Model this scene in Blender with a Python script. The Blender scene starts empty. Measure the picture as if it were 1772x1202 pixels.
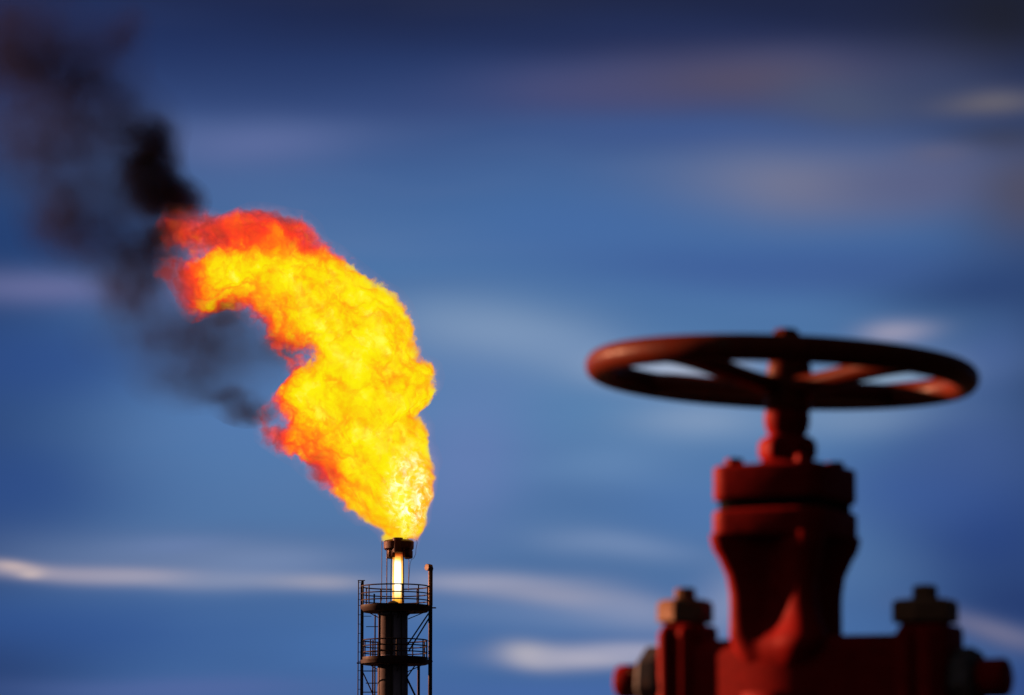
import bpy, bmesh, math, random
from mathutils import Vector, Matrix
R = math.radians
PI = math.pi
random.seed(7)
scene = bpy.context.scene
COL = scene.collection

# ------------------------------------------------------------------ camera
F = 1772 * 135 / 36.0
PITCH = 8.2
CAM = Vector((0, 0, 1.0))
th = R(PITCH)
FWD = Vector((0, math.cos(th), math.sin(th)))
UP = Vector((0, -math.sin(th), math.cos(th)))


def P(px, py, D):
    """world point on the plane Y = D seen at photo pixel (px, py)"""
    d = FWD * F + Vector((px - 886, 0, 0)) - UP * (py - 601)
    return CAM + d * (D / d.y)


cd = bpy.data.cameras.new('camera')
cam = bpy.data.objects.new('camera', cd)
COL.objects.link(cam)
cam.location = CAM
cam.rotation_euler = (R(90 + PITCH), 0, 0)
cd.lens = 135
cd.sensor_width = 36
cd.clip_start = 0.1
cd.clip_end = 20000
DT = 204.0
DV = 4.9
cd.dof.use_dof = True
cd.dof.focus_distance = DT
cd.dof.aperture_fstop = 10.0
scene.camera = cam

# ------------------------------------------------------------------ node helpers


class NT:
    def __init__(s, tree):
        s.t = tree
        s.n = tree.nodes
        s.l = tree.links

    def new(s, typ, **kw):
        n = s.n.new(typ)
        for k, v in kw.items():
            setattr(n, k, v)
        return n

    def put(s, sock, v):
        if isinstance(v, bpy.types.NodeSocket):
            s.l.new(v, sock)
        elif v is not None:
            sock.default_value = v

    def m(s, op, a, b=None, c=None, clamp=False):
        n = s.new('ShaderNodeMath', operation=op, use_clamp=clamp)
        s.put(n.inputs[0], a)
        s.put(n.inputs[1], b)
        s.put(n.inputs[2], c)
        return n.outputs[0]

    def vm(s, op, a, b=None, scale=None):
        n = s.new('ShaderNodeVectorMath', operation=op)
        s.put(n.inputs[0], a)
        s.put(n.inputs[1], b)
        if scale is not None:
            s.put(n.inputs['Scale'], scale)
        return n.outputs['Value'] if op in ('LENGTH', 'DOT_PRODUCT', 'DISTANCE') else n.outputs[0]

    def xyz(s, v):
        n = s.new('ShaderNodeSeparateXYZ')
        s.put(n.inputs[0], v)
        return n.outputs

    def comb(s, x, y, z):
        n = s.new('ShaderNodeCombineXYZ')
        s.put(n.inputs[0], x)
        s.put(n.inputs[1], y)
        s.put(n.inputs[2], z)
        return n.outputs[0]

    def noise(s, vec, scale, detail=2.0, rough=0.5, dist=0.0, dim='3D'):
        n = s.new('ShaderNodeTexNoise', noise_dimensions=dim)
        s.put(n.inputs['Vector'], vec)
        n.inputs['Scale'].default_value = scale
        n.inputs['Detail'].default_value = detail
        n.inputs['Roughness'].default_value = rough
        n.inputs['Distortion'].default_value = dist
        return n.outputs[0], n.outputs[1]

    def smooth(s, v, a, b, lo=0.0, hi=1.0):
        n = s.new('ShaderNodeMapRange', interpolation_type='SMOOTHSTEP')
        s.put(n.inputs[0], v)
        for i, x in enumerate((a, b, lo, hi)):
            n.inputs[1 + i].default_value = x
        return n.outputs[0]

    def ramp(s, fac, stops, interp='LINEAR'):
        n = s.new('ShaderNodeValToRGB')
        cr = n.color_ramp
        cr.interpolation = interp
        while len(cr.elements) < len(stops):
            cr.elements.new(0.5)
        for e, (p, c) in zip(cr.elements, stops):
            e.position = p
            e.color = (*c, 1)
        s.put(n.inputs[0], fac)
        return n.outputs[0]

    def mix(s, f, a, b):
        n = s.new('ShaderNodeMix', data_type='RGBA')
        s.put(n.inputs[0], f)
        s.put(n.inputs[6], a if not isinstance(a, tuple) else (*a, 1))
        s.put(n.inputs[7], b if not isinstance(b, tuple) else (*b, 1))
        return n.outputs[2]


def lin(r, g, b):
    f = lambda c: c / 12.92 if c <= 0.04045 else ((c + 0.055) / 1.055) ** 2.4
    return (f(r / 255), f(g / 255), f(b / 255))


def new_mat(name):
    m = bpy.data.materials.new(name)
    m.use_nodes = True
    m.node_tree.nodes.clear()
    return m, NT(m.node_tree)


def paint(name, base, alt, rough=0.45, metal=0.0, scale=40.0, bump=0.15, wear=None, wear_amt=0.5, spec=0.5):
    """painted / weathered metal: two tones of noise, optional worn patches, fine bump"""
    m, t = new_mat(name)
    out = t.new('ShaderNodeOutputMaterial')
    b = t.new('ShaderNodeBsdfPrincipled')
    t.l.new(b.outputs[0], out.inputs[0])
    co = t.new('ShaderNodeTexCoord').outputs['Object']
    n1, _ = t.noise(co, scale, 5, 0.6)
    n2, _ = t.noise(co, scale * 0.23, 4, 0.65, 0.6)
    col = t.mix(t.smooth(n1, 0.3, 0.7), base, alt)
    rg = t.smooth(n1, 0.25, 0.75, rough - 0.1, rough + 0.12)
    if wear:
        wm = t.smooth(n2, wear_amt, wear_amt + 0.06)
        col = t.mix(wm, col, wear)
        rg = t.m('ADD', rg, t.m('MULTIPLY', wm, 0.2))
    t.put(b.inputs['Base Color'], col)
    t.put(b.inputs['Roughness'], rg)
    b.inputs['Metallic'].default_value = metal
    b.inputs['Specular IOR Level'].default_value = spec
    bp = t.new('ShaderNodeBump')
    bp.inputs['Strength'].default_value = bump
    bp.inputs['Distance'].default_value = 0.2 / scale
    t.put(bp.inputs['Height'], n1)
    t.l.new(bp.outputs[0], b.inputs['Normal'])
    return m


M_RED = paint('red_valve_paint', (0.60, 0.018, 0.015), (0.47, 0.014, 0.013), 0.55, 0, 60, 0.12, (0.24, 0.05, 0.03), 0.68, 0.06)
M_WHEEL = paint('worn_wheel_paint', (0.30, 0.042, 0.015), (0.20, 0.030, 0.013), 0.42, 0, 50, 0.12, (0.24, 0.09, 0.045), 0.62, 0.12)
M_STEEL = paint('weathered_bolt_steel', (0.56, 0.28, 0.15), (0.40, 0.19, 0.105), 0.55, 0.0, 70, 0.2, (0.2, 0.09, 0.05), 0.62, 0.12)
M_GREY = paint('grey_flange_paint', (0.22, 0.20, 0.20), (0.15, 0.13, 0.13), 0.55, 0.1, 60, 0.15, (0.25, 0.11, 0.06), 0.6)
M_GASKET_GAP = paint('gasket_and_gap_black', (0.008, 0.008, 0.008), (0.012, 0.012, 0.012), 0.9, 0, 80, 0.1, None, 0.5, 0.1)
M_FRAME = paint('rusty_tower_steel', (0.075, 0.034, 0.030), (0.05, 0.025, 0.022), 0.6, 0.0, 1.5, 0.1, (0.10, 0.04, 0.025), 0.58, 0.3)  # rusty brown, base colour reddened to stand in for firelight
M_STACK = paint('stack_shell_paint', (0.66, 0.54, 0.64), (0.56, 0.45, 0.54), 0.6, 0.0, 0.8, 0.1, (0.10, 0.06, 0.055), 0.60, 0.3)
M_SHELL_DARK = paint('dark_shell_half', (0.17, 0.115, 0.125), (0.12, 0.08, 0.088), 0.7, 0.0, 0.9, 0.1, (0.05, 0.03, 0.028), 0.6, 0.3)
M_TIP = paint('firelit_tip_steel', (0.13, 0.022, 0.014), (0.07, 0.016, 0.012), 0.55, 0.2, 2.5, 0.15, (0.03, 0.02, 0.018), 0.55)  # tip steel, flame's red light put into its base colour
M_PIPE = paint('pilot_pipe_steel', (0.26, 0.13, 0.08), (0.18, 0.08, 0.05), 0.5, 0.2, 3, 0.1)

# ------------------------------------------------------------------ mesh helpers


def frame_z(d):
    d = Vector(d).normalized()
    h = Vector((0, 0, 1)) if abs(d.z) < 0.95 else Vector((1, 0, 0))
    x = h.cross(d).normalized()
    return x, d.cross(x)


def ring_loft(bm, rings, closed=False, cap=True):
    vr = [[bm.verts.new(p) for p in r] for r in rings]
    n = len(vr[0])
    m = len(vr)
    for i in range(m if closed else m - 1):
        a, b = vr[i], vr[(i + 1) % m]
        for j in range(n):
            k = (j + 1) % n
            bm.faces.new((a[j], a[k], b[k], b[j]))
    if cap and not closed:
        bm.faces.new(list(reversed(vr[0])))
        bm.faces.new(vr[-1])


def tube(bm, pts, r, n=10, closed=False):
    pts = [Vector(p) for p in pts]
    rs = r if isinstance(r, (list, tuple)) else [r] * len(pts)
    rings = []
    x = None
    for i, p in enumerate(pts):
        if closed:
            d = pts[(i + 1) % len(pts)] - pts[i - 1]
        else:
            d = pts[min(i + 1, len(pts) - 1)] - pts[max(i - 1, 0)]
        d.normalize()
        if x is None:
            x, y = frame_z(d)
        else:
            x = (x - d * x.dot(d)).normalized()
            y = d.cross(x)
        rr = rs[i]
        ra, rb = rr if isinstance(rr, tuple) else (rr, rr)
        rings.append([p + x * (math.cos(2 * PI * j / n) * ra) + y * (math.sin(2 * PI * j / n) * rb) for j in range(n)])
    ring_loft(bm, rings, closed)


def lathe(bm, prof, c=(0, 0, 0), n=40, sides=None, axis=None, rot=0.0):
    """prof: (z, r) pairs, bottom to top about a vertical axis (or axis); sides: polygonal section"""
    c = Vector(c)
    if axis is None:
        X, Y, Z = Vector((1, 0, 0)), Vector((0, 1, 0)), Vector((0, 0, 1))
    else:
        Z = Vector(axis).normalized()
        X, Y = frame_z(Z)
    n = sides or n
    rings = []
    for z, r in prof:
        rings.append([c + Z * z + X * (math.cos(2 * PI * j / n + rot) * r) + Y * (math.sin(2 * PI * j / n + rot) * r) for j in range(n)])
    ring_loft(bm, rings)


def box(bm, lo, hi):
    x0, y0, z0 = lo
    x1, y1, z1 = hi
    ring_loft(bm, [[Vector((x0, y0, z)), Vector((x1, y0, z)), Vector((x1, y1, z)), Vector((x0, y1, z))] for z in (z0, z1)])


def link(name, bm, mat, parent=None, smooth=True, angle=40, bevel=None):
    me = bpy.data.meshes.new(name)
    bmesh.ops.recalc_face_normals(bm, faces=bm.faces)
    bm.to_mesh(me)
    bm.free()
    me.materials.append(mat)
    o = bpy.data.objects.new(name, me)
    COL.objects.link(o)
    if parent is not None:
        o.parent = parent
    if bevel:
        b = o.modifiers.new('edge', 'BEVEL')
        b.width = bevel
        b.segments = 3
        b.limit_method = 'ANGLE'
        b.angle_limit = R(35)
    if smooth:
        for p in me.polygons:
            p.use_smooth = True
        if hasattr(me, 'set_sharp_from_angle'):
            me.set_sharp_from_angle(angle=R(angle))
    return o


def thing(name, label, cat, loc=(0, 0, 0), rz=0.0):
    o = bpy.data.objects.new(name, None)
    COL.objects.link(o)
    o.location = loc
    o.rotation_euler = (0, 0, rz)
    o['label'] = label
    o['category'] = cat
    return o


# ------------------------------------------------------------------ ground
m, t = new_mat('dry_dark_soil')
out = t.new('ShaderNodeOutputMaterial')
b = t.new('ShaderNodeBsdfPrincipled')
t.l.new(b.outputs[0], out.inputs[0])
co = t.new('ShaderNodeTexCoord').outputs['Object']
n1, _ = t.noise(co, 0.6, 8, 0.65)
n2, _ = t.noise(co, 0.02, 5, 0.6)
c1 = t.mix(t.smooth(n1, 0.35, 0.65), (0.045, 0.036, 0.028), (0.075, 0.06, 0.046))
t.put(b.inputs['Base Color'], t.mix(t.smooth(n2, 0.45, 0.6), c1, (0.035, 0.042, 0.024)))
b.inputs['Roughness'].default_value = 0.95
bm = bmesh.new()
N = 60
LIM = 9000
for i in range(N + 1):
    for j in range(N + 1):
        f = lambda k: math.copysign(abs(2 * k / N - 1) ** 3, 2 * k / N - 1) * LIM
        bm.verts.new((f(i), f(j), 0))
bm.verts.ensure_lookup_table()
for i in range(N):
    for j in range(N):
        a = i * (N + 1) + j
        bm.faces.new([bm.verts[k] for k in (a, a + N + 1, a + N + 2, a + 1)])
g = link('ground', bm, m)
g['kind'] = 'structure'

# ------------------------------------------------------------------ gate valve
K = (P(1400, 900, DV) - P(1300, 900, DV)).x / 100.0     # metres per photo pixel at the valve
AX = 1361
v0 = P(AX, 1110, DV)
PHI = R(28)


def VZ(py):
    return P(AX, py, DV).z


valve = thing('gate_valve', 'large red gate valve with rusty handwheel on top, out of focus against the sky', 'valve', (v0.x, DV, 0), -PHI)
# local frame: +x runs along the pipe (towards the right and the camera), +y away


def axis_at(px):
    """position along the pipe axis that shows at photo column px"""
    lo, hi = -0.6, 0.6
    for _ in range(50):
        mid = (lo + hi) / 2
        y = DV - mid * math.sin(PHI)
        x = v0.x + mid * math.cos(PHI)
        if x / y < (px - 886) / F / math.cos(th) * 1.0 * (math.cos(th)) / (math.cos(th) - math.sin(th) * (-(1110 - 601)) / F) :
            lo = mid
        else:
            hi = mid
    return lo


# --- handwheel (own tilt)
wc = P(1353, 646, DV)
wheel_bm = bmesh.new()
RW = 319 * K
NS = 96
pts = [Vector((math.cos(2 * PI * i / NS) * RW, math.sin(2 * PI * i / NS) * RW, 0)) for i in range(NS)]
tube(wheel_bm, pts, 23.5 * K, 20, closed=True)
wheel = link('handwheel_rim', wheel_bm, M_WHEEL, valve)
inv = Matrix.Rotation(PHI, 4, 'Z')
off = inv @ Vector((wc.x - v0.x, 0, 0))
tilt = Matrix.Rotation(R(2.6), 4, Vector((0, 1, 0))) @ Matrix.Rotation(R(0.35), 4, 'X')
wheel.matrix_local = Matrix.Translation((off.x, off.y, wc.z)) @ inv @ tilt
for k, az in enumerate((-42, 40, 140, -138)):            # degrees from the side that faces the camera
    bm = bmesh.new()
    d = Vector((math.sin(R(az)), -math.cos(R(az)), 0))
    q = []
    for i in range(13):
        f = i / 12
        r = 28 * K + (RW - 28 * K) * f
        e = f * f * (3 - 2 * f)
        q.append((d * r + Vector((0, 0, (-24 + 24 * e) * K)), (18 + 5 * f ** 3) * K))
    tube(bm, [a for a, _ in q], [(b_ * 1.25, b_ * 0.95) for _, b_ in q], 14)
    link('spoke', bm, M_WHEEL, wheel)
bm = bmesh.new()
lathe(bm, [(-66 * K, 36 * K), (-62 * K, 42 * K), (-40 * K, 43 * K), (-12 * K, 41 * K), (10 * K, 38 * K), (20 * K, 36 * K), (24 * K, 32 * K)], (13 * K, 0, 0))
link('hub', bm, M_WHEEL, wheel)
bm = bmesh.new()
lathe(bm, [(24 * K, 25 * K), (72 * K, 25 * K), (77 * K, 21 * K), (79 * K, 14 * K)], (6 * K, 0, 0), sides=6, rot=0.3)
link('hub_nut', bm, M_WHEEL, wheel, bevel=2 * K)

# --- stem and gland
sx = inv @ Vector(((1366 - AX) * K, 0, 0))
bm = bmesh.new()
lathe(bm, [(VZ(760), 30 * K), (VZ(752), 32 * K), (VZ(744), 37 * K), (VZ(730), 40 * K), (VZ(718), 39.5 * K), (VZ(708), 37 * K), (VZ(700), 34 * K)], (sx.x, sx.y, 0))
link('stem_collar', bm, M_RED, valve)
bm = bmesh.new()
lathe(bm, [(VZ(800), 45 * K), (VZ(788), 53 * K), (VZ(768), 53 * K), (VZ(758), 45 * K), (VZ(754), 33 * K)], (sx.x, sx.y, 0), sides=6, rot=0.35)
link('gland_nut', bm, M_RED, valve, bevel=7 * K)
bm = bmesh.new()
lathe(bm, [(VZ(812), 66 * K), (VZ(807), 64 * K), (VZ(803), 54 * K), (VZ(798), 44 * K)], (sx.x, sx.y, 0))
link('gland_base', bm, M_RED, valve)


def rsquare(a, c, z, n=9):
    p = []
    for q in range(4):
        cx, cy = [(1, 1), (-1, 1), (-1, -1), (1, -1)][q]
        for i in range(n):
            an = R(90 * q + 90 * i / (n - 1))
            p.append(Vector((cx * (a - c) + math.cos(an) * c, cy * (a - c) + math.sin(an) * c, z)))
    return p


def plate(name, a, c, y0, y1, mat, e=5):
    bm = bmesh.new()
    z0, z1 = VZ(y1), VZ(y0)
    rr = []
    for i in range(5):
        f = R(90 * i / 4)
        rr.append(rsquare((a - e + e * math.sin(f)) * K, (c - e + e * math.sin(f)) * K, z0 + e * K * (1 - math.cos(f))))
    for i in range(5):
        f = R(90 * (4 - i) / 4)
        rr.append(rsquare((a - e + e * math.sin(f)) * K, (c - e + e * math.sin(f)) * K, z1 - e * K * (1 - math.cos(f))))
    ring_loft(bm, rr)
    return link(name, bm, mat, valve, angle=60)


plate('bonnet_flange', 102, 36, 810, 871, M_RED, 7)
plate('gasket', 94, 32, 870, 887, M_GASKET_GAP, 1)
plate('body_flange', 103, 36, 886, 934, M_RED, 8)
# corner bolts, heads above, nuts below
for cx, cy in ((-1, -1), (1, -1), (1, 1), (-1, 1)):
    bm = bmesh.new()
    c = Vector((cx * 66 * K, cy * 66 * K, 0))
    lathe(bm, [(VZ(811), 17 * K), (VZ(799), 17 * K), (VZ(796), 14 * K)], c, sides=6, rot=0.4 + cx)
    bolt = link('bolt', bm, M_RED, valve, bevel=1.5 * K)
    bm = bmesh.new()
    lathe(bm, [(VZ(964), 8 * K), (VZ(952), 9 * K), (VZ(951), 15 * K), (VZ(931), 16 * K)], c, sides=6, rot=0.2 + cy)
    link('bolt_nut', bm, M_RED, bolt, bevel=1.5 * K)

# --- fluted neck: square section with hollow faces and rounded corners
bm = bmesh.new()
rings = []
NA = 96
for py, Rt, Rw in ((928, 138, 64), (940, 137, 60), (955, 132, 58), (972, 121, 57), (1000, 108, 57), (1030, 103, 57), (1055, 102, 57),
                   (1075, 102, 59), (1090, 102, 63), (1104, 102, 68), (1114, 98, 70), (1130, 92, 70), (1160, 84, 70), (1200, 70, 60)):
    ring = []
    fl = max(0.0, min(1.0, (py - 1030) / 90.0)) ** 1.6 * (1.0 if py < 1122 else max(0.0, 1 - (py - 1122) / 60.0))
    for j in range(NA):
        a = 2 * PI * j / NA
        w = abs(math.cos(2 * (a - PI / 4)))
        cosd = max(0.0, math.cos(2 * (a - PI / 4)))
        w = (0.5 + 0.5 * math.cos(4 * (a - PI / 4))) ** 1.35
        r = Rw + (Rt - Rw) * w
        # the corner that faces the camera runs out into the body
        da = math.atan2(math.sin(a + PI / 4), math.cos(a + PI / 4))
        r += fl * 42 * math.exp(-(da / 0.55) ** 2)
        r += fl * 14 * math.exp(-(math.atan2(math.sin(a + PI / 2), math.cos(a + PI / 2)) / 0.6) ** 2)
        ring.append(Vector((math.cos(a) * r * K, math.sin(a) * r * K, VZ(py))))
    rings.append(ring)
ring_loft(bm, list(reversed(rings)))
o = link('neck', bm, M_RED, valve, angle=80)

# --- body: horizontal barrel along the pipe
LB = axis_at(1196)
RB = axis_at(1600)
zb = VZ(1105) - 96 * K
bm = bmesh.new()
rings = []
zt, zl = VZ(1105), VZ(1105) - 230 * K
for i in range(41):
    f = i / 40
    bump = math.exp(-((f - 0.5) / 0.38) ** 2)
    hdp = (40 + 42 * bump) * K
    e = 1.0 if 0 < i < 40 else 0.9
    ring = []
    rc = 30 * K
    for q in range(4):
        cyy, czz = [(1, 1), (-1, 1), (-1, -1), (1, -1)][q]
        for k in range(9):
            an = R(90 * q + 90 * k / 8)
            zc_ = (zt - rc) if czz > 0 else (zl + rc)
            ring.append(Vector((LB + (RB - LB) * f, (cyy * (hdp - rc) + math.cos(an) * rc) * e, zc_ + math.sin(an) * rc)))
    rings.append(ring)
ring_loft(bm, rings)
link('body', bm, M_RED, valve, angle=60)
bm = bmesh.new()
lathe(bm, [(VZ(1110) - 0.42, 30 * K), (VZ(1110) - 0.40, 70 * K), (VZ(1110) - 0.24, 95 * K), (zb, 104 * K)], (0.5 * (LB + RB) * 0.6, 0, 0))
link('lower_bowl', bm, M_RED, valve)

# --- the two ends: clamp stud with its hex nut, fluted boss, grey mating flange, side bolt
for side, pc, pf, pb0, pb1, in ((-1, 1186, 1138, 1112, 1070), (1, 1602, 1676, 1694, 1744)):
    tx = axis_at(pc)
    kk = (DV - tx * math.sin(PHI)) / DV * K           # metres per pixel here
    dz = lambda py: P(pc, py, DV - tx * math.sin(PHI)).z
    w = 1.0 if side < 0 else 1.18
    bm = bmesh.new()
    rings = []
    for py, sc in ((1420, 1.0), (1190, 1.0), (1120, 1.0), (1094, 1.0), (1086, 0.97), (1083, 0.90)):
        ring = [Vector((tx + (p.x + 8) * sc * w * kk, p.y * 1.26 * sc * w * kk, dz(py))) for p in rsquare(38, 16, 0)]
        rings.append(ring)
    ring_loft(bm, rings)
    boss = link('flange_boss', bm, M_RED, valve, angle=60)
    for ox in (-14, 21):
        bm = bmesh.new()
        tube(bm, [(tx + ox * w * kk, -46 * w * kk, dz(1420)), (tx + ox * w * kk, -46 * w * kk, dz(1100)), (tx + ox * w * kk, -42 * w * kk, dz(1090))], [15 * w * kk, 15 * w * kk, 10 * w * kk], 16)
        link('rib', bm, M_RED, boss, angle=60)
    bm = bmesh.new()
    lathe(bm, [(dz(1088), 36 * kk * w), (dz(1076), 36 * kk * w)], (tx, 0, 0), n=30)  # dark disc standing in for the shaded gap under the nut
    link('nut_gap_shade', bm, M_GASKET_GAP, boss)
    bm = bmesh.new()
    top = 1038 if side < 0 else 1037
    lathe(bm, [(dz(1078), 50 * kk * w), (dz(top + 6), 50 * kk * w), (dz(top), 42 * kk * w)], (tx, 0, 0), sides=6, rot=0.576)
    nut = link('hex_nut', bm, M_STEEL, boss, bevel=4 * K)
    bm = bmesh.new()
    st = 1017 if side < 0 else 1012
    lathe(bm, [(dz(1050), 19 * kk * w), (dz(st + 4), 19 * kk * w), (dz(st), 15 * kk * w)], (tx, 0, 0), sides=8 if side < 0 else 6, rot=0.3)
    link('stud', bm, M_STEEL, boss, bevel=3 * K)
    # sideways bolt: grey collar, tan nut, red cap
    a0, a1 = axis_at(pb0), axis_at(pb1)
    zc = P(pb1, 1180 if side < 0 else 1172, DV - a1 * math.sin(PHI)).z
    c0, c1 = axis_at(1160 if side < 0 else 1655), axis_at(1120 if side < 0 else 1694)
    rg = 62 * K if side < 0 else 54 * K
    bm = bmesh.new()
    lo, hi = min(c0, c1), max(c0, c1)
    lathe(bm, [(lo, rg * 0.86), (lo + 7 * K, rg), (hi - 7 * K, rg), (hi, rg * 0.86)], (0, 0, zc), sides=8, axis=(1, 0, 0), rot=0.25)
    collar = link('side_collar', bm, M_GREY, valve, angle=35, bevel=2 * K)
    ra = 30 * K if side < 0 else 33 * K
    lo, hi = min(a0, a1), max(a0, a1)
    e = 7 * K
    bm = bmesh.new()
    lathe(bm, [(lo, ra * 0.75), (lo + e * 0.4, ra * 0.93), (lo + e, ra), (hi - e, ra), (hi - e * 0.4, ra * 0.93), (hi, ra * 0.75)], (0, 0, zc), n=30, axis=(1, 0, 0))
    link('end_cap', bm, M_RED, collar, angle=50)
    bm = bmesh.new()
    b0 = axis_at(1126 if side < 0 else 1682)
    b1 = axis_at(1098 if side < 0 else 1696)
    lathe(bm, [(min(b0, b1), ra * 1.04), (max(b0, b1), ra * 1.04)], (0, 0, zc), sides=6, axis=(1, 0, 0), rot=0.5)
    link('side_nut', bm, M_STEEL, collar, bevel=3 * K)

# the line the valve is bolted into (below the frame)
pipe = thing('pipeline', 'red steel pipe run carrying the gate valve on concrete feet', 'pipe', (v0.x, DV, 0), -PHI)
for s in (-1, 1):
    bm = bmesh.new()
    x0 = (axis_at(1128) if s < 0 else axis_at(1690))
    zp = zb - 0.07
    q = [Vector((x0 + s * f, 0, zp)) for f in (0.0, 0.3, 0.7, 1.1)]
    q += [Vector((x0 + s * (1.1 + 0.3 * math.sin(R(a))), 0, zp - 0.3 * (1 - math.cos(R(a))))) for a in (20, 40, 60, 80, 90)]
    q.append(Vector((x0 + s * 1.4, 0, -0.2)))
    tube(bm, q, 0.042, 24)
    link('pipe', bm, M_RED, pipe)
    bm = bmesh.new()
    xs = x0 + s * 0.45
    box(bm, (xs - 0.09, -0.11, -0.1), (xs + 0.09, 0.11, zp - 0.048))
    link('pipe_foot', bm, paint('foot_concrete', (0.3, 0.29, 0.27), (0.22, 0.21, 0.2), 0.9, 0, 20, 0.4), pipe, bevel=0.01)

# ------------------------------------------------------------------ flare stack
def C3(cx, cy):
    p = P(560 + cx / 3.981, 900 + cy / 3.981, DT)
    return p.x, p.z


xc = C3(492, 600)[0]
S = (C3(500, 600)[0] - C3(400, 600)[0]) / 100.0
X = lambda cx: C3(cx, 600)[0] - xc
Z = lambda cy: C3(492, cy)[1]
stack = thing('flare_stack', 'tall dark steel gas flare stack with two railed platforms, under the flame', 'flare stack', (xc, DT, 0))


def sub(name, bm, mat, parent=None, **k):
    return link(name, bm, mat, parent or stack, **k)


# shell: two drums (light plates, darker left of the seam)
cxs = X(480)
bm = bmesh.new()
lathe(bm, [(0, 106 * S), (Z(1003), 103 * S), (Z(1000), 103 * S), (Z(930), 103 * S), (Z(930) + .01, 100 * S), (Z(660), 100 * S), (Z(652), 108 * S), (Z(640), 108 * S)], (cxs, 0, 0), n=48)
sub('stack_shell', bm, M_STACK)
bm = bmesh.new()  # darker curved plates over the left half of the shell
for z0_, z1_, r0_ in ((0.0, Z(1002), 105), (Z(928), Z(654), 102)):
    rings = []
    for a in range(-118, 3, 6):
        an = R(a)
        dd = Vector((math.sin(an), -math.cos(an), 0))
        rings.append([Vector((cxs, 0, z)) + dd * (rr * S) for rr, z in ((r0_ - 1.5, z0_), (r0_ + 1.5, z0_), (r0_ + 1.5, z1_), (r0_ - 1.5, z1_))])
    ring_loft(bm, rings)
sub('dark_left_half', bm, M_SHELL_DARK)
bm = bmesh.new()       # cable duct up the front of the shell
for a, w in ((-62, 2.6), (-6, 5), (34, 3)):
    an = R(a)
    p = Vector((cxs + math.sin(an) * 105 * S, -math.cos(an) * 105 * S, 0))
    tube(bm, [p + Vector((0, 0, 0)), p + Vector((0, 0, Z(640)))], w * S, 8)
sub('cable_duct', bm, M_FRAME)

# derrick legs
LEG = {'a': (270, -0.62), 'b': (735, 0.30), 'c': (350, 0.55), 'd': (652, -0.95)}
legs = []
for cx, yy, r, top in ((269, -0.35, 9.5, 416), (735, 0.25, 14.5, 345), (350, 1.1, 5.5, 640), (652, 1.3, 10, 985)):
    bm = bmesh.new()
    tube(bm, [(X(cx), yy, -0.2), (X(cx), yy, Z(top))], r * S, 14)
    mt = M_FRAME
    legs.append(sub('leg', bm, mt))
# elbowed vent on top of the thick leg
bm = bmesh.new()
xe = X(735)
tube(bm, [(xe, 0.25, Z(350)), (xe, 0.25, Z(332)), (xe - 3 * S, 0.25, Z(322)), (xe - 12 * S, 0.2, Z(322)), (xe - 27 * S, 0.1, Z(322))], [15 * S, 20 * S, 24 * S, 24 * S, 23 * S], 16)
sub('vent_elbow', bm, M_PIPE, legs[1])
bm = bmesh.new()
tube(bm, [(xe, 0.25, Z(585)), (xe, 0.25, Z(348))], 15.6 * S, 16)
sub('vent_pipe', bm, M_PIPE, legs[1])
bm = bmesh.new()
tube(bm, [(X(735), 0.0, Z(603)), (X(770), 0.0, Z(603)), (X(776), 0.0, Z(604))], [5 * S, 5 * S, 3 * S], 8)
sub('stub_pipe', bm, M_FRAME, legs[1])

# ladder beside the thin leg
bm = bmesh.new()
tube(bm, [(X(241), -0.3, -0.2), (X(241), -0.3, Z(418))], 3.8 * S, 8)
tube(bm, [(X(256), 0.1, -0.2), (X(256), 0.1, Z(432))], 2.2 * S, 6)
cy = 430
while cy < 2700:
    tube(bm, [(X(240), -0.3, Z(cy)), (X(270), -0.35, Z(cy))], 2.2 * S, 6)
    cy += 40 if cy < 560 else 64
tube(bm, [(X(236), -0.32, Z(418)), (X(286), -0.3, Z(418))], 3.6 * S, 6)
sub('ladder', bm, M_FRAME)


def platform(level, r, thick, bottom_r, rail_levels, posts, kick):
    zt = Z(level)
    bm = bmesh.new()
    c = (0, 0, 0)
    # annular deck with an edge plate
    lathe(bm, [(Z(level + thick), bottom_r * S), (Z(level + thick * 0.45), r * S), (zt, r * S)], c, n=56)
    deck = sub('platform', bm, M_FRAME)
    for k in range(8):                                  # brackets under the deck
        a = 2 * PI * k / 8 + 0.25
        bm = bmesh.new()
        d = Vector((math.cos(a), math.sin(a), 0))
        tube(bm, [d * (r * 0.93 * S) + Vector((0, 0, Z(level + thick * 0.8))), Vector((cxs, 0, 0)) * 0.6 + d * (100 * S) + Vector((0, 0, Z(level + thick + 46)))], 3.5 * S, 6)
        if k in (0, 3, 6):
            sub('bracket', bm, M_FRAME, deck)
        else:
            bm.free()
    bm = bmesh.new()
    for lv in rail_levels:
        n = 72
        tube(bm, [(math.cos(2 * PI * i / n) * (r - 6) * S, math.sin(2 * PI * i / n) * (r - 6) * S, Z(lv)) for i in range(n)], (4.6 if lv == rail_levels[0] else 4.0) * S, 8, closed=True)
    rail = sub('railing', bm, M_FRAME)
    for a in posts:
        bm = bmesh.new()
        d = Vector((math.sin(R(a)), -math.cos(R(a)), 0)) * ((r - 6) * S)
        tube(bm, [d + Vector((0, 0, zt - 0.05)), d + Vector((0, 0, Z(rail_levels[0])))], 4.6 * S, 8)
        sub('rail_post', bm, M_FRAME, rail)
    return deck


platform(588, 240, 44, 225, (457, 508, 556), (-68, -48, 14, 45, 75, 108, 141, 174, 207, 240, 270), True)
platform(945, 228, 50, 220, (828, 868, 912), (-75, -47, -28, 5, 62, 82, 115, 148, 181, 214, 250), True)
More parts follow.
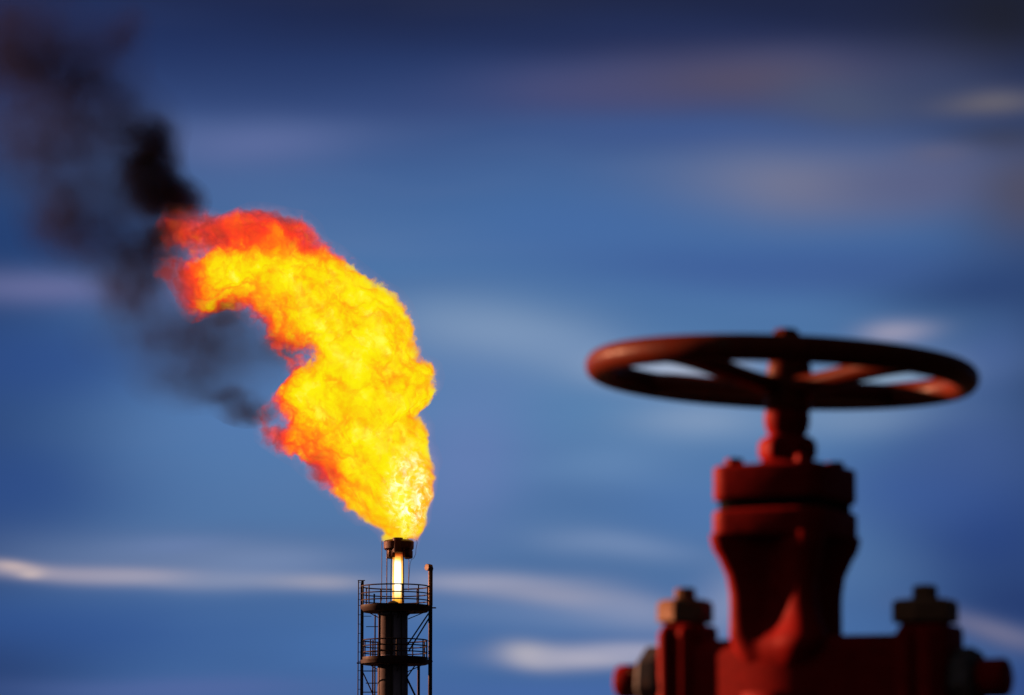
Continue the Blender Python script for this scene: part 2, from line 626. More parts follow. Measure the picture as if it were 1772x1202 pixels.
# lower ring girder with bolted ends
bm = bmesh.new()
lathe(bm, [(Z(990), 236 * S), (Z(966), 240 * S)], (0, 0, 0), n=48)
tube(bm, [(X(232), -0.3, Z(986)), (X(752), 0.2, Z(970))], 5 * S, 8)
sub('ring_girder', bm, M_FRAME)

# braces
for a, b_, r, y0, y1 in (((722, 640), (578, 862), 5.2, 0.2, -0.2), ((728, 676), (588, 908), 5.2, -0.3, -0.5),
                         ((634, 1000), (574, 1088), 4.5, -0.3, -0.3), ((574, 1086), (646, 1235), 6.5, -0.3, -0.3),
                         ((270, 1040), (345, 1205), 4.5, -0.35, 0.6), ((270, 1205), (345, 1400), 4.5, -0.35, 0.6),
                         ((646, 1235), (574, 1400), 6.0, -0.3, -0.3)):
    bm = bmesh.new()
    tube(bm, [(X(a[0]), y0, Z(a[1])), (X(b_[0]), y1, Z(b_[1]))], r * S, 8)
    sub('brace', bm, M_FRAME)
for x0, x1, cyy, r in ((292, 384, 730, 3), (276, 328, 658, 2.5), (270, 378, 1036, 4), (292, 378, 1120, 3.6), (270, 378, 1182, 3.6),
                       (270, 384, 905, 3), (270, 735, 1330, 5), (270, 735, 1600, 5), (270, 735, 1900, 5), (270, 735, 2200, 5), (270, 735, 2500, 5)):
    bm = bmesh.new()
    tube(bm, [(X(x0), 0.3, Z(cyy)), (X(x1), 0.3, Z(cyy))], r * S, 6)
    sub('cross_bar', bm, M_FRAME)
bm = bmesh.new()
tube(bm, [(X(338), 0.6, Z(820)), (X(338), 0.6, -0.2)], 5.5 * S, 8)
tube(bm, [(X(386), -0.9, Z(640)), (X(386), -0.9, Z(945))], 4 * S, 8)
sub('service_pipe', bm, M_FRAME)

# ------ flare tip: glowing riser, wind shield drums, pilot pipes
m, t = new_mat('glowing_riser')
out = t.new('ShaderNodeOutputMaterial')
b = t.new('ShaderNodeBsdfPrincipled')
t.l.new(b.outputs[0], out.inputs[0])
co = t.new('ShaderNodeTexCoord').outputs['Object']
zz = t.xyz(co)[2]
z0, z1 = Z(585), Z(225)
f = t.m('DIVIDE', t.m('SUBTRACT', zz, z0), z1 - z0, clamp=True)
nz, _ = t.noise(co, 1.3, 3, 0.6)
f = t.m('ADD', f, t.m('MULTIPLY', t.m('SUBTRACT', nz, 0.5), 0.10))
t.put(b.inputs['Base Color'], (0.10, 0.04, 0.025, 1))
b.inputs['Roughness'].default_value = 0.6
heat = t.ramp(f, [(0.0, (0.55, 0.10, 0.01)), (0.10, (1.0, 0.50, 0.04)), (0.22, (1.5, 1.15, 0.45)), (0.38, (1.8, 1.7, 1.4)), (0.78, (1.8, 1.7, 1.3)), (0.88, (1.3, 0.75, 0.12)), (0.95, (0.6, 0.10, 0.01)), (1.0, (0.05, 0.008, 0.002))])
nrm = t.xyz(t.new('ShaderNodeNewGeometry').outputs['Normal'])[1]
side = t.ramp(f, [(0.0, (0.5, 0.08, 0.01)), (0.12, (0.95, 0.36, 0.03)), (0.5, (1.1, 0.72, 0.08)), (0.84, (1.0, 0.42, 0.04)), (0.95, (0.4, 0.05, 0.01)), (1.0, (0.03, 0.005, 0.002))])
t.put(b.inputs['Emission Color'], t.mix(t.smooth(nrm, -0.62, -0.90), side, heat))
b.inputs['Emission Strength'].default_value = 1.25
M_GLOW = m
tip = None
xt = X(511)
bm = bmesh.new()
lathe(bm, [(Z(588), 41 * S), (Z(560), 38 * S), (Z(250), 37 * S), (Z(140), 37 * S)], (xt, 0, 0), n=32)
tip = sub('flare_riser', bm, M_GLOW)
bm = bmesh.new()
lathe(bm, [(Z(205), 94 * S), (Z(196), 103 * S), (Z(150), 105 * S), (Z(140), 96 * S), (Z(134), 70 * S)], (X(516), 0, 0), n=40)
sub('wind_shield', bm, M_TIP, tip)
bm = bmesh.new()
for a0_, a1_ in ((28, 150), (205, 330)):
    rings = []
    for k in range(15):
        an = R(a0_ + (a1_ - a0_) * k / 14)
        dd = Vector((math.sin(an), -math.cos(an), 0))
        rings.append([Vector((X(522), 0, z)) + dd * (rr * S) for rr, z in ((60, Z(258)), (86, Z(262)), (91, Z(256)), (91, Z(212)), (86, Z(207)), (60, Z(210)))])
    ring_loft(bm, rings)
    if a0_ == 28:
        sub('lower_shield', bm, M_TIP, tip)
        bm = bmesh.new()
sub('lower_shield', bm, M_TIP, tip)
bm = bmesh.new()
lathe(bm, [(Z(228), 36 * S), (Z(128), 36 * S)], (xt, -0.58, 0), n=20)
sub('gas_manifold', bm, M_TIP, tip)
pp = [((402, 148), (402, 560), 2.4, -0.6), ((436, 205), (436, 580), 3.6, -0.4), ((468, 200), (464, 580), 3.2, -0.5), ((548, 200), (553, 580), 4.2, -0.5), ((486, 250), (486, 580), 1.6, -0.42), ((534, 250), (534, 580), 1.6, -0.42), ((585, 262), (582, 480), 2.0, 0.4)]
for a, b_, r, yy in pp:
    bm = bmesh.new()
    tube(bm, [(X(a[0]), yy, Z(a[1])), (X(b_[0]), yy, Z(b_[1]))], r * S, 8)
    sub('pilot_pipe', bm, M_PIPE, tip)
bm = bmesh.new()
tube(bm, [(X(a), -0.3, Z(b_)) for a, b_ in ((640, 140), (644, 160), (636, 200), (634, 235), (622, 262), (604, 276), (596, 300), (590, 380), (586, 440))], 1.6 * S, 6)
sub('pilot_pipe', bm, M_PIPE, tip)
bm = bmesh.new()
tube(bm, [(X(a), -0.35, Z(b_)) for a, b_ in ((556, 136), (562, 124), (576, 126), (584, 138))], 2.2 * S, 6)
sub('pilot_pipe', bm, M_PIPE, tip)
bm = bmesh.new()       # low hood on the deck in front of the riser, little box, hand lamp
lathe(bm, [(Z(590), 46 * S), (Z(572), 34 * S), (Z(562), 12 * S)], (X(482), -0.7, 0), n=24)
sub('deck_hood', bm, M_FRAME)
for q0, q1 in (((X(349), -1.35, Z(590)), (X(360), -1.25, Z(520))), ((X(584), -1.1, Z(660)), (X(596), -0.9, Z(645))), ((X(625), -1.1, Z(652)), (X(638), -0.9, Z(638)))):
    bm = bmesh.new()
    box(bm, q0, q1)
    sub('deck_fitting', bm, M_FRAME)


# ------------------------------------------------------------------ flame
FO = P(695, 935, DT)
MP = (P(750, 700, DT) - P(650, 700, DT)).x / 100.0     # metres per photo pixel at the flame
ax = Vector((-395, -535))
ax.normalize()
nn = Vector((-ax.y, ax.x))                              # v axis: towards the right and up
right_b = [(722, 938), (742, 905), (744, 880), (754, 845), (756, 815), (750, 790), (740, 770), (741, 745), (730, 725), (718, 712), (735, 694), (752, 685), (758, 660), (750, 630), (724, 620), (716, 590),
           (713, 560), (702, 530), (682, 505), (652, 488), (627, 468), (602, 448), (582, 430), (552, 415), (543, 390), (522, 370), (490, 364), (460, 356), (430, 352), (400, 361), (380, 371), (350, 361), (320, 354), (285, 354)]
left_b = [(266, 388), (275, 420), (268, 460), (300, 508), (325, 543), (350, 552), (378, 532), (400, 528), (430, 545), (448, 562), (462, 592), (490, 616), (505, 640), (490, 676), (445, 708), (452, 757), (485, 781),
          (515, 798), (545, 828), (570, 853), (588, 860), (596, 880), (630, 902), (655, 922), (662, 938)]
poly = [(Vector((p[0] - 695, p[1] - 935)).dot(ax), Vector((p[0] - 695, p[1] - 935)).dot(nn)) for p in right_b + left_b]
U0, U1, VM = -26.0, max(p[0] for p in poly) - 1, 380.0


def span(u):
    vs = []
    for i in range(len(poly)):
        a, b_ = poly[i], poly[(i + 1) % len(poly)]
        if (a[0] - u) * (b_[0] - u) <= 0 and a[0] != b_[0]:
            vs.append(a[1] + (b_[1] - a[1]) * (u - a[0]) / (b_[0] - a[0]))
    return (min(vs), max(vs)) if vs else None


NSP = 64
spans = []
for i in range(NSP):
    u = U0 + (U1 - U0) * i / (NSP - 1)
    s_ = span(u) or (spans[-1][1:] if spans else (-5, 12))
    spans.append((u, s_[0], s_[1]))


def depth_of(a, b_):
    return 0.42 * (b_ - a) + 8


bm = bmesh.new()
rings = []
MG = 15.0
for i, (u, a, b_) in enumerate([(spans[0][0] - 8, spans[0][1], spans[0][2])] + spans + [(spans[-1][0] + 10, spans[-1][1], spans[-1][2])]):
    mg = MG if u > 60 else 5
    c, h = (a + b_) / 2, (b_ - a) / 2 + mg
    hd = depth_of(a, b_) + mg
    if i in (0, NSP + 1):
        h *= 0.6
        hd *= 0.6
    ring = []
    for j in range(28):
        an = 2 * PI * j / 28
        v = c + h * math.cos(an)
        q = ax * u + nn * v
        ring.append(Vector((q.x * MP, hd * math.sin(an) * MP, -q.y * MP)))
    rings.append(ring)
ring_loft(bm, rings)

m, t = new_mat('burning_gas')
out = t.new('ShaderNodeOutputMaterial')
co = t.new('ShaderNodeTexCoord').outputs['Object']
pix = t.vm('SCALE', co, scale=1.0 / MP)                 # photo-pixel sized units, x right, z up, y depth
# large rolling warp, then fine warp: weak at the nozzle, stronger up the flame
x0_, y0_, z0_ = t.xyz(pix)
uraw = t.m('ADD', t.m('MULTIPLY', x0_, ax.x), t.m('MULTIPLY', z0_, -ax.y))
grow = t.smooth(uraw, 0, 260, 0.35, 1.0)
_, nc1 = t.noise(pix, 1 / 46.0, 2, 0.55)
w1 = t.vm('SCALE', t.vm('SUBTRACT', nc1, (0.5, 0.5, 0.5)), scale=t.m('MULTIPLY', grow, 30.0))
p1 = t.vm('ADD', pix, w1)
_, nc2 = t.noise(p1, 1 / 14.0, 3, 0.6)
w2 = t.vm('SCALE', t.vm('SUBTRACT', nc2, (0.5, 0.5, 0.5)), scale=t.m('MULTIPLY', grow, 15.0))
p2 = t.vm('ADD', p1, w2)
px_, py_, pz_ = t.xyz(p2)
u = t.m('ADD', t.m('MULTIPLY', px_, ax.x), t.m('MULTIPLY', pz_, -ax.y))
v = t.m('ADD', t.m('MULTIPLY', px_, nn.x), t.m('MULTIPLY', pz_, -nn.y))
un = t.m('DIVIDE', t.m('SUBTRACT', u, U0), U1 - U0, clamp=True)


def fcurve(vals):
    n = t.new('ShaderNodeFloatCurve')
    cu = n.mapping.curves[0]
    K_ = len(vals)
    while len(cu.points) < K_:
        cu.points.new(0.5, 0.5)
    for i, pt in enumerate(cu.points):
        pt.location = (i / (K_ - 1), (vals[i] + VM) / (2 * VM))
        pt.handle_type = 'AUTO'
    n.mapping.update()
    t.put(n.inputs['Value'], un)
    return t.m('MULTIPLY_ADD', n.outputs[0], 2 * VM, -VM)


vl = fcurve([s_[1] for s_ in spans])
vr = fcurve([s_[2] for s_ in spans])
hh = t.m('MULTIPLY', t.m('SUBTRACT', vr, vl), 0.5)
cc = t.m('MULTIPLY', t.m('ADD', vr, vl), 0.5)
hd = t.m('MULTIPLY_ADD', hh, 0.84, 8.0)
qa = t.m('DIVIDE', t.m('SUBTRACT', v, cc), hh)
qb = t.m('DIVIDE', py_, hd)
q = t.m('SQRT', t.m('ADD', t.m('MULTIPLY', qa, qa), t.m('MULTIPLY', qb, qb)))
d = t.m('MULTIPLY', t.m('SUBTRACT', 1.0, q), hh)        # rough distance to the edge, px
d = t.m('MINIMUM', d, t.m('SUBTRACT', U1, u))
d = t.m('MINIMUM', d, t.m('ADD', z0_, 3.0))


def ball(p, px, py, rx, rz, ry=None, yc=0.0):
    """0 at the centre, 1 at the rim of an ellipsoid placed at a photo pixel"""
    w_ = t.vm('SUBTRACT', p, (px - 695, yc, 935 - py))
    w_ = t.vm('MULTIPLY', w_, (1 / rx, 1 / (ry or 400.0), 1 / rz))
    return t.vm('LENGTH', w_)


for px, py, rx, rz in ((770, 722, 32, 20), (755, 590, 36, 24), (478, 724, 22, 17), (532, 618, 24, 20), (296, 436, 56, 15), (402, 548, 26, 22), (448, 640, 46, 26)):
    bq = ball(p2, px, py, rx, rz)
    d = t.m('MINIMUM', d, t.m('MULTIPLY', t.m('SUBTRACT', bq, 1.0), min(rx, rz)))
# fine ragged edge
nf, _ = t.noise(p2, 1 / 8.0, 3, 0.65)
d = t.m('ADD', d, t.m('MULTIPLY', t.m('SUBTRACT', nf, 0.50), t.m('MULTIPLY', grow, 12.0)))
nm, _ = t.noise(p1, 1 / 30.0, 3, 0.55)
d = t.m('ADD', d, t.m('MULTIPLY', t.m('SUBTRACT', nm, 0.53), t.m('MULTIPLY', grow, t.smooth(qa, 0.2, -0.8, 72.0, 100.0))))
# temperature field (0 red .. 1 white)
sheet = t.comb(t.m('MULTIPLY', u, 0.5), v, py_)          # folds drawn out along the flow
nt1, _ = t.noise(sheet, 1 / 40.0, 4, 0.55)
nt2, _ = t.noise(p1, 1 / 24.0, 2, 0.55, 0.8)
nt3, _ = t.noise(p1, 1 / 14.0, 3, 0.6, 1.2)
T = t.m('MULTIPLY_ADD', t.m('SUBTRACT', nt1, 0.5), 0.98, 0.88)
T = t.m('SUBTRACT', T, t.smooth(u, 330.0, 620.0, 0.0, 0.12))
T = t.m('ADD', T, t.m('MULTIPLY', t.m('SUBTRACT', nt2, 0.5), 0.08))
T = t.m('ADD', T, t.smooth(d, 0, 26, -0.34, 0.04))
ncr, _ = t.noise(sheet, 1 / 40.0, 3, 0.5, 0.8)
crease = t.smooth(t.m('ABSOLUTE', t.m('SUBTRACT', ncr, 0.5)), 0.0, 0.07, 1.0, 0.0)
T = t.m('SUBTRACT', T, t.m('MULTIPLY', crease, 0.15))
T = t.m('SUBTRACT', T, t.m('MULTIPLY', t.smooth(qa, -0.25, -0.95), t.smooth(u, 60.0, 200.0, 0.0, 0.42)))
hot = ball(p1, 708, 855, 50, 90)
T = t.m('ADD', T, t.m('MULTIPLY', t.smooth(hot, 0.1, 1.15, 1.0, 0.0), t.m('MULTIPLY_ADD', t.smooth(nt3, 0.48, 0.62), 0.38, 0.0)))
for px, py, rx, rz, k in ((415, 382, 190, 86, 0.55), (300, 375, 70, 70, 0.24), (305, 490, 60, 70, 0.26), (455, 740, 55, 70, 0.30), (545, 820, 60, 34, 0.34), (570, 425, 100, 40, 0.30), (450, 585, 40, 50, 0.18), (500, 655, 40, 40, 0.15)):
    T = t.m('SUBTRACT', T, t.m('MULTIPLY', t.smooth(ball(p1, px, py, rx, rz), 0.35, 1.1, 1.0, 0.0), k))
colr = t.ramp(T, [(0.0, (0.30, 0.012, 0.006)), (0.12, (0.90, 0.018, 0.008)), (0.28, (0.95, 0.070, 0.006)), (0.43, (0.90, 0.24, 0.002)), (0.58, (0.84, 0.48, 0.0)), (0.72, (0.86, 0.72, 0.0)), (0.93, (0.90, 0.82, 0.0)), (1.0, (0.95, 0.92, 0.08)), ])
sig = t.m('MULTIPLY', t.smooth(d, 0.0, 9.0), t.smooth(T, 0.05, 0.55, 0.7, 3.0))
ab = t.new('ShaderNodeVolumeAbsorption')
ab.inputs[0].default_value = (0, 0, 0, 1)
t.put(ab.inputs[1], sig)
white = t.m('MULTIPLY', t.smooth(hot, 0.2, 1.0, 1.0, 0.0), t.smooth(nt3, 0.54, 0.61))
colr = t.mix(white, colr, (1.4, 1.4, 1.25))
em = t.new('ShaderNodeEmission')
t.put(em.inputs[0], colr)
t.put(em.inputs[1], t.m('MULTIPLY', sig, 1.12))
eg = t.new('ShaderNodeEmission')                        # lens-like glow round the fire, put in as faint emission
eg.inputs[0].default_value = (1.0, 0.30, 0.16, 1)
t.put(eg.inputs[1], t.smooth(d, -14.0, 2.0, 0.0, 0.035))
ag = t.new('ShaderNodeAddShader')
t.l.new(em.outputs[0], ag.inputs[0])
t.l.new(eg.outputs[0], ag.inputs[1])
em = ag
ad = t.new('ShaderNodeAddShader')
t.l.new(ab.outputs[0], ad.inputs[0])
t.l.new(em.outputs[0], ad.inputs[1])
t.l.new(ad.outputs[0], out.inputs['Volume'])
# added outer surface round the flame volume: faint glow, all but clear
tr = t.new('ShaderNodeBsdfTransparent')
e2 = t.new('ShaderNodeEmission')
e2.inputs[0].default_value = (0.5, 0.15, 0.12, 1)
mx = t.new('ShaderNodeMixShader')
mx.inputs[0].default_value = 0.012
t.l.new(tr.outputs[0], mx.inputs[1])
t.l.new(e2.outputs[0], mx.inputs[2])
t.l.new(mx.outputs[0], out.inputs['Surface'])
m.cycles.volume_step_rate = 0.28
flame = link('flare_flame', bm, m)
flame.location = FO
flame['label'] = 'huge yellow and red gas flame blown sideways above the flare tip'
flame['category'] = 'flame'

# what the fire throws on the stack below it
fl_ = bpy.data.lights.new('flame_light', 'POINT')
fl_.energy = 1800.0
fl_.color = (1.0, 0.30, 0.08)
fl_.shadow_soft_size = 0.6
fo_ = bpy.data.objects.new('flame_light', fl_)
COL.objects.link(fo_)
fo_.location = FO + Vector((0.5, -0.9, 1.9))

# ------------------------------------------------------------------ smoke
# soft puffs: px, py, rx, ry, strength (optical weight)
PUFF = [(256, 292, 52, 74, 1.9), (300, 342, 50, 36, 1.7), (246, 228, 58, 34, 0.55), (285, 405, 46, 40, 0.8), (60, 100, 150, 84, 0.42), (140, 130, 90, 80, 0.34), (205, 40, 46, 42, 0.28), (10, 60, 120, 90, 0.36),
        (165, 215, 120, 80, 0.50), (190, 330, 90, 80, 0.40), (260, 440, 70, 60, 0.5), (350, 580, 90, 56, 0.24), (95, 345, 66, 90, 0.34), (145, 400, 94, 62, 0.42), (230, 460, 80, 60, 0.50), (230, 515, 64, 48, 0.36), (300, 580, 140, 72, 0.24), (325, 665, 80, 42, 0.30),
        (432, 712, 46, 24, 0.6), (385, 688, 54, 22, 0.35), (400, 620, 110, 74, 0.26), (60, 230, 110, 100, 0.34), (575, 412, 40, 16, 0.5), (640, 478, 34, 16, 0.4), (390, 545, 60, 32, 0.36), (490, 600, 44, 34, 0.36)]
SO = P(300, 500, DT)
bm = bmesh.new()
for px, py, rx, ry, k in PUFF:
    if px > 540:
        continue
    g = 1.4
    rd = (rx * ry) ** 0.5
    mtx = Matrix.Translation(((px - 300) * MP, 0, (500 - py) * MP)) @ Matrix.Diagonal((rx * g * MP, rd * g * MP, ry * g * MP, 1))
    bmesh.ops.create_icosphere(bm, subdivisions=3, radius=1.0, matrix=mtx)
tmp = bpy.data.meshes.new('tmp')
bm.to_mesh(tmp)
bm.free()
to = bpy.data.objects.new('tmp', tmp)
COL.objects.link(to)
md = to.modifiers.new('r', 'REMESH')
md.mode = 'VOXEL'
md.voxel_size = 0.28
md2 = to.modifiers.new('s', 'SMOOTH')
md2.iterations = 6
dg = bpy.context.evaluated_depsgraph_get()
sm = bpy.data.meshes.new_from_object(to.evaluated_get(dg))
bpy.data.objects.remove(to)
sm.name = 'smoke_plume'
smoke = bpy.data.objects.new('smoke_plume', sm)
COL.objects.link(smoke)
smoke.location = SO
smoke['label'] = 'black and grey smoke drifting off the tip and flank of the gas flame'
smoke['category'] = 'smoke'
m, t = new_mat('sooty_smoke')
out = t.new('ShaderNodeOutputMaterial')
co = t.new('ShaderNodeTexCoord').outputs['Object']
pix = t.vm('SCALE', co, scale=1.0 / MP)
_, nc = t.noise(pix, 1 / 90.0, 4, 0.5)
pw = t.vm('ADD', pix, t.vm('SCALE', t.vm('SUBTRACT', nc, (0.5, 0.5, 0.5)), scale=70.0))
tot = None
for px, py, rx, ry, k in PUFF:
    w_ = t.vm('SUBTRACT', pw, (px - 300, 0, 500 - py))
    rd = (rx * ry) ** 0.5
    w_ = t.vm('MULTIPLY', w_, (1 / rx, 1 / rd, 1 / ry))
    r2 = t.vm('DOT_PRODUCT', w_, w_)
    gk = t.m('MULTIPLY', t.m('POWER', 2.71828, t.m('MULTIPLY', r2, -1.9)), k * 2.2 / (rd * MP))
    tot = gk if tot is None else t.m('ADD', tot, gk)
nd, _ = t.noise(pw, 1 / 52.0, 4, 0.6)
dens = t.m('MULTIPLY', tot, t.smooth(nd, 0.28, 0.72, 0.55, 1.35))
pv = t.new('ShaderNodeVolumePrincipled')
pv.inputs['Color'].default_value = (0.085, 0.078, 0.12, 1)
pv.inputs['Density Attribute'].default_value = ''
t.put(pv.inputs['Density'], dens)
t.l.new(pv.outputs[0], out.inputs['Volume'])
tr = t.new('ShaderNodeBsdfTransparent')
df_ = t.new('ShaderNodeBsdfDiffuse')
df_.inputs[0].default_value = (0.03, 0.03, 0.03, 1)
mx = t.new('ShaderNodeMixShader')
mx.inputs[0].default_value = 0.004
t.l.new(tr.outputs[0], mx.inputs[1])
t.l.new(df_.outputs[0], mx.inputs[2])
t.l.new(mx.outputs[0], out.inputs['Surface'])
m.cycles.volume_step_rate = 0.5
sm.materials.clear()
sm.materials.append(m)
for p in sm.polygons:
    p.use_smooth = True

# ------------------------------------------------------------------ sun
SUN_AZ, SUN_EL = -63.0, 11.0                              # degrees: azimuth from the view direction, elevation
sl = bpy.data.lights.new('sun', 'SUN')
sl.energy = 5.0
sl.angle = R(0.6)
sl.color = (1.0, 0.45, 0.24)
so = bpy.data.objects.new('sun', sl)
COL.objects.link(so)
sd = Vector((math.sin(R(SUN_AZ)) * math.cos(R(SUN_EL)), math.cos(R(SUN_AZ)) * math.cos(R(SUN_EL)), math.sin(R(SUN_EL))))
so.rotation_euler = sd.to_track_quat('Z', 'Y').to_euler()

# ------------------------------------------------------------------ sky
w = bpy.data.worlds.new('World')
scene.world = w
w.use_nodes = True
w.node_tree.nodes.clear()
t = NT(w.node_tree)
out = t.new('ShaderNodeOutputWorld')
sky = t.new('ShaderNodeTexSky', sky_type='NISHITA')
sky.sun_disc = False
sky.sun_elevation = R(SUN_EL)
sky.sun_rotation = R(SUN_AZ)
bg1 = t.new('ShaderNodeBackground')
bg1.inputs[1].default_value = 0.05
t.l.new(sky.outputs[0], bg1.inputs[0])
# cloud deck, by azimuth and elevation (degrees)
gen = t.new('ShaderNodeTexCoord').outputs['Generated']
dx, dy, dz = t.xyz(t.vm('NORMALIZE', gen))
az = t.m('MULTIPLY', t.m('ARCTAN2', dx, dy), 180 / PI)
el = t.m('MULTIPLY', t.m('ARCSINE', dz), 180 / PI)
# slow, mostly sideways, waviness of the cloud layers
wv, wvc = t.noise(t.comb(t.m('MULTIPLY', az, 0.20), t.m('MULTIPLY', el, 0.34), 3.0), 1.0, 2, 0.4)
wx, wy, wz = t.xyz(wvc)
azw = t.m('ADD', az, t.m('MULTIPLY', t.m('SUBTRACT', wx, 0.5), 1.8))
elw = t.m('ADD', el, t.m('MULTIPLY', t.m('SUBTRACT', wy, 0.5), 0.55))
E0, E1 = -2.0, 22.0
ey = lambda py: PITCH - (py - 601) / 116.0
axz = lambda px: (px - 886) / 116.0
base = [(-2.0, (66, 98, 150)), (ey(1200), (66, 102, 156)), (ey(1100), (70, 108, 162)), (ey(980), (80, 116, 164)), (ey(850), (82, 120, 169)), (ey(720), (86, 128, 175)), (ey(560), (80, 120, 169)), (ey(430), (74, 114, 166)),
        (ey(300), (65, 99, 152)), (ey(180), (54, 76, 127)), (ey(90), (42, 61, 110)), (ey(0), (31, 42, 82)), (15.5, (24, 31, 59)), (22.0, (30, 39, 72))]
cs = t.ramp(t.m('DIVIDE', t.m('SUBTRACT', elw, E0), E1 - E0, clamp=True), [((e - E0) / (E1 - E0), lin(*c)) for e, c in base])
# broad noise streaks everywhere
sn, _ = t.noise(t.comb(t.m('MULTIPLY', azw, 0.10), t.m('MULTIPLY', elw, 0.5), 7.7), 1.0, 3, 0.5)
cs = t.mix(t.m('MULTIPLY', t.smooth(sn, 0.48, 0.75), 0.14), cs, lin(120, 132, 170))
cs = t.mix(t.m('MULTIPLY', t.smooth(sn, 0.50, 0.25), 0.18), cs, lin(40, 72, 130))
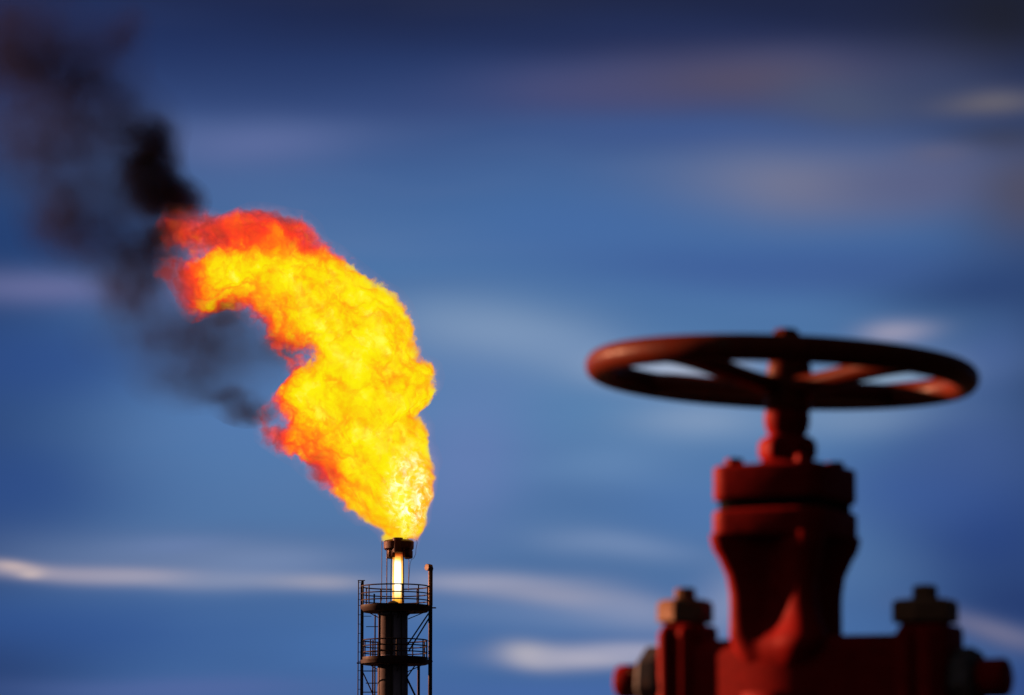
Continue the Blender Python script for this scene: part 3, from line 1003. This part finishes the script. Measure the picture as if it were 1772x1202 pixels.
# cloud banks and painted edge darkening: px, py, rx, ry, colour, opacity, tilt
BANK = [
    # darker edges left, right and overhead: lens falloff put into the sky colour
    (-90, 600, 230, 900, (26, 46, 92), 0.8, 0), (1870, 600, 240, 900, (28, 44, 86), 0.8, 0), (886, -60, 1600, 130, (24, 31, 60), 0.8, 0),
    # upper left and left edge
    (60, 420, 260, 80, (32, 60, 112), 0.85, 0), (120, 60, 420, 100, (30, 46, 92), 0.6, 0), (430, 240, 190, 40, (98, 112, 162), 0.7, 0.05), (40, 240, 110, 50, (66, 78, 122), 0.6, 0),
    (60, 512, 190, 34, (104, 110, 156), 0.9, 0), (330, 520, 150, 50, (96, 110, 160), 0.3, 0), (40, 640, 260, 90, (44, 76, 138), 0.8, 0), (0, 840, 240, 110, (44, 76, 138), 0.75, 0),
    (60, 1090, 330, 80, (48, 84, 148), 0.8, 0), (0, 1170, 180, 80, (38, 62, 112), 0.8, 0), (420, 700, 200, 110, (80, 116, 178), 0.4, 0),
    # upper right
    (1400, 15, 520, 66, (29, 36, 66), 0.9, 0), (1772, 40, 190, 120, (29, 31, 44), 0.95, 0), (1130, 60, 320, 50, (33, 46, 88), 0.7, 0),
    (1040, 160, 200, 46, (72, 78, 124), 0.75, 0), (1330, 136, 290, 52, (84, 78, 104), 0.95, 0.03), (1480, 175, 140, 50, (76, 86, 116), 0.85, 0), (1640, 150, 130, 60, (58, 70, 104), 0.6, 0),
    (1730, 182, 90, 24, (98, 96, 110), 0.95, 0), (1725, 246, 110, 30, (46, 56, 84), 0.85, 0), (1180, 236, 240, 30, (60, 86, 142), 0.7, 0),
    (1370, 318, 210, 58, (116, 121, 150), 1.0, 0.0), (1580, 320, 190, 64, (90, 97, 134), 0.9, 0.0), (1610, 268, 60, 22, (96, 98, 128), 0.6, 0), (1760, 350, 100, 90, (80, 78, 98), 0.85, 0),
    (1260, 460, 330, 56, (62, 94, 154), 0.8, 0), (1710, 505, 190, 56, (42, 66, 114), 0.9, 0), (1500, 470, 180, 50, (60, 90, 148), 0.6, 0), (1000, 390, 200, 60, (68, 106, 166), 0.5, 0),
    # behind the wheel
    (860, 585, 170, 64, (128, 154, 188), 0.85, -0.12), (980, 620, 120, 40, (120, 148, 188), 0.5, -0.2), (1570, 584, 58, 22, (150, 150, 176), 0.95, 0), (1640, 640, 150, 40, (104, 126, 172), 0.5, 0), (1745, 640, 80, 80, (70, 98, 154), 0.6, 0),
    (1160, 650, 150, 32, (170, 182, 204), 0.9, 0), (1560, 662, 110, 26, (150, 176, 200), 0.8, 0), (1220, 735, 150, 34, (132, 156, 190), 0.8, 0), (1530, 730, 150, 36, (126, 152, 186), 0.7, 0),
    # lower right
    (1710, 920, 190, 150, (36, 62, 122), 0.9, 0), (1600, 860, 180, 70, (60, 92, 156), 0.6, 0), (1750, 1050, 170, 60, (36, 58, 110), 0.85, 0), (1720, 780, 150, 80, (68, 94, 150), 0.6, 0),
    (1060, 810, 140, 40, (108, 142, 186), 0.5, 0), (1070, 945, 120, 26, (118, 142, 182), 0.75, -0.1), (1190, 880, 130, 60, (80, 120, 178), 0.4, 0), (790, 800, 110, 150, (112, 128, 186), 0.45, 0),
    # the low lit streaks
    (330, 965, 300, 44, (112, 130, 168), 0.7, -0.04), (110, 984, 170, 15, (152, 148, 170), 0.9, -0.06), (35, 972, 44, 11, (190, 172, 176), 0.95, -0.1), (66, 984, 22, 9, (200, 182, 182), 0.8, 0),
    (240, 994, 110, 14, (164, 160, 180), 0.85, -0.05), (420, 1006, 170, 18, (134, 146, 178), 0.8, -0.04), (570, 1014, 90, 14, (158, 158, 178), 0.75, -0.02), (300, 940, 90, 16, (106, 128, 174), 0.6, 0), (480, 975, 120, 26, (122, 142, 182), 0.5, 0),
    (860, 1012, 130, 20, (150, 156, 184), 0.9, 0.0), (980, 1036, 110, 24, (152, 154, 178), 0.9, -0.12), (1090, 1060, 110, 32, (138, 148, 180), 0.85, -0.12), (950, 1070, 200, 30, (110, 136, 180), 0.5, -0.05),
    (920, 1134, 44, 20, (178, 174, 184), 0.95, -0.1), (1010, 1138, 120, 19, (174, 172, 190), 0.95, 0.0), (1100, 1130, 110, 18, (160, 162, 188), 0.85, 0.0), (1260, 1040, 60, 60, (140, 152, 186), 0.7, 0.3),
    (1690, 1100, 110, 24, (108, 110, 142), 0.9, -0.3), (1745, 1190, 110, 50, (44, 72, 134), 0.7, 0), (980, 1196, 220, 22, (70, 104, 168), 0.6, 0), (330, 1196, 260, 22, (86, 104, 162), 0.6, 0), (650, 1130, 160, 50, (74, 116, 178), 0.4, 0),
]
for px, py, rx, ry, c, k, tl in BANK:
    a_ = t.m('SUBTRACT', azw, axz(px))
    e_ = t.m('SUBTRACT', elw, ey(py))
    if tl:
        e_ = t.m('MULTIPLY_ADD', a_, -tl, e_)
    a_ = t.m('DIVIDE', a_, rx / 116.0)
    e_ = t.m('DIVIDE', e_, ry / 116.0)
    r2 = t.m('ADD', t.m('MULTIPLY', a_, a_), t.m('MULTIPLY', e_, e_))
    cs = t.mix(t.m('MULTIPLY', t.m('POWER', 2.71828, t.m('MULTIPLY', r2, -1.0)), k), cs, lin(*c))
# unseen sky dimmed overhead, beside and behind, darkest right, to shade the valve
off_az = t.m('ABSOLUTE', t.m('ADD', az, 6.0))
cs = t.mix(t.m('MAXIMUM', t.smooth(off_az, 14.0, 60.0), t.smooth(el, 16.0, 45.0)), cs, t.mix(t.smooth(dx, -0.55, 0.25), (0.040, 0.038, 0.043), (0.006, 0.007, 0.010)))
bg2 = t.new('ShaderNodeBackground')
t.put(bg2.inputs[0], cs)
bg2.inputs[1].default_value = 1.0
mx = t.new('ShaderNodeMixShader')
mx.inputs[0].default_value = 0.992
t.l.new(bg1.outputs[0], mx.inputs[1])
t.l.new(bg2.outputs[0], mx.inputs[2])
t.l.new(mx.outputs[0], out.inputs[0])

# ------------------------------------------------------------------ render settings
scene.view_settings.view_transform = 'Standard'
scene.view_settings.look = 'None'
scene.view_settings.exposure = 0
scene.view_settings.gamma = 1
cy_ = scene.cycles
cy_.use_denoising = True
try:
    cy_.denoiser = 'OPENIMAGEDENOISE'
except Exception:
    pass
cy_.volume_bounces = 1
cy_.max_bounces = 6
cy_.diffuse_bounces = 0
cy_.volume_max_steps = 512
cy_.transparent_max_bounces = 16
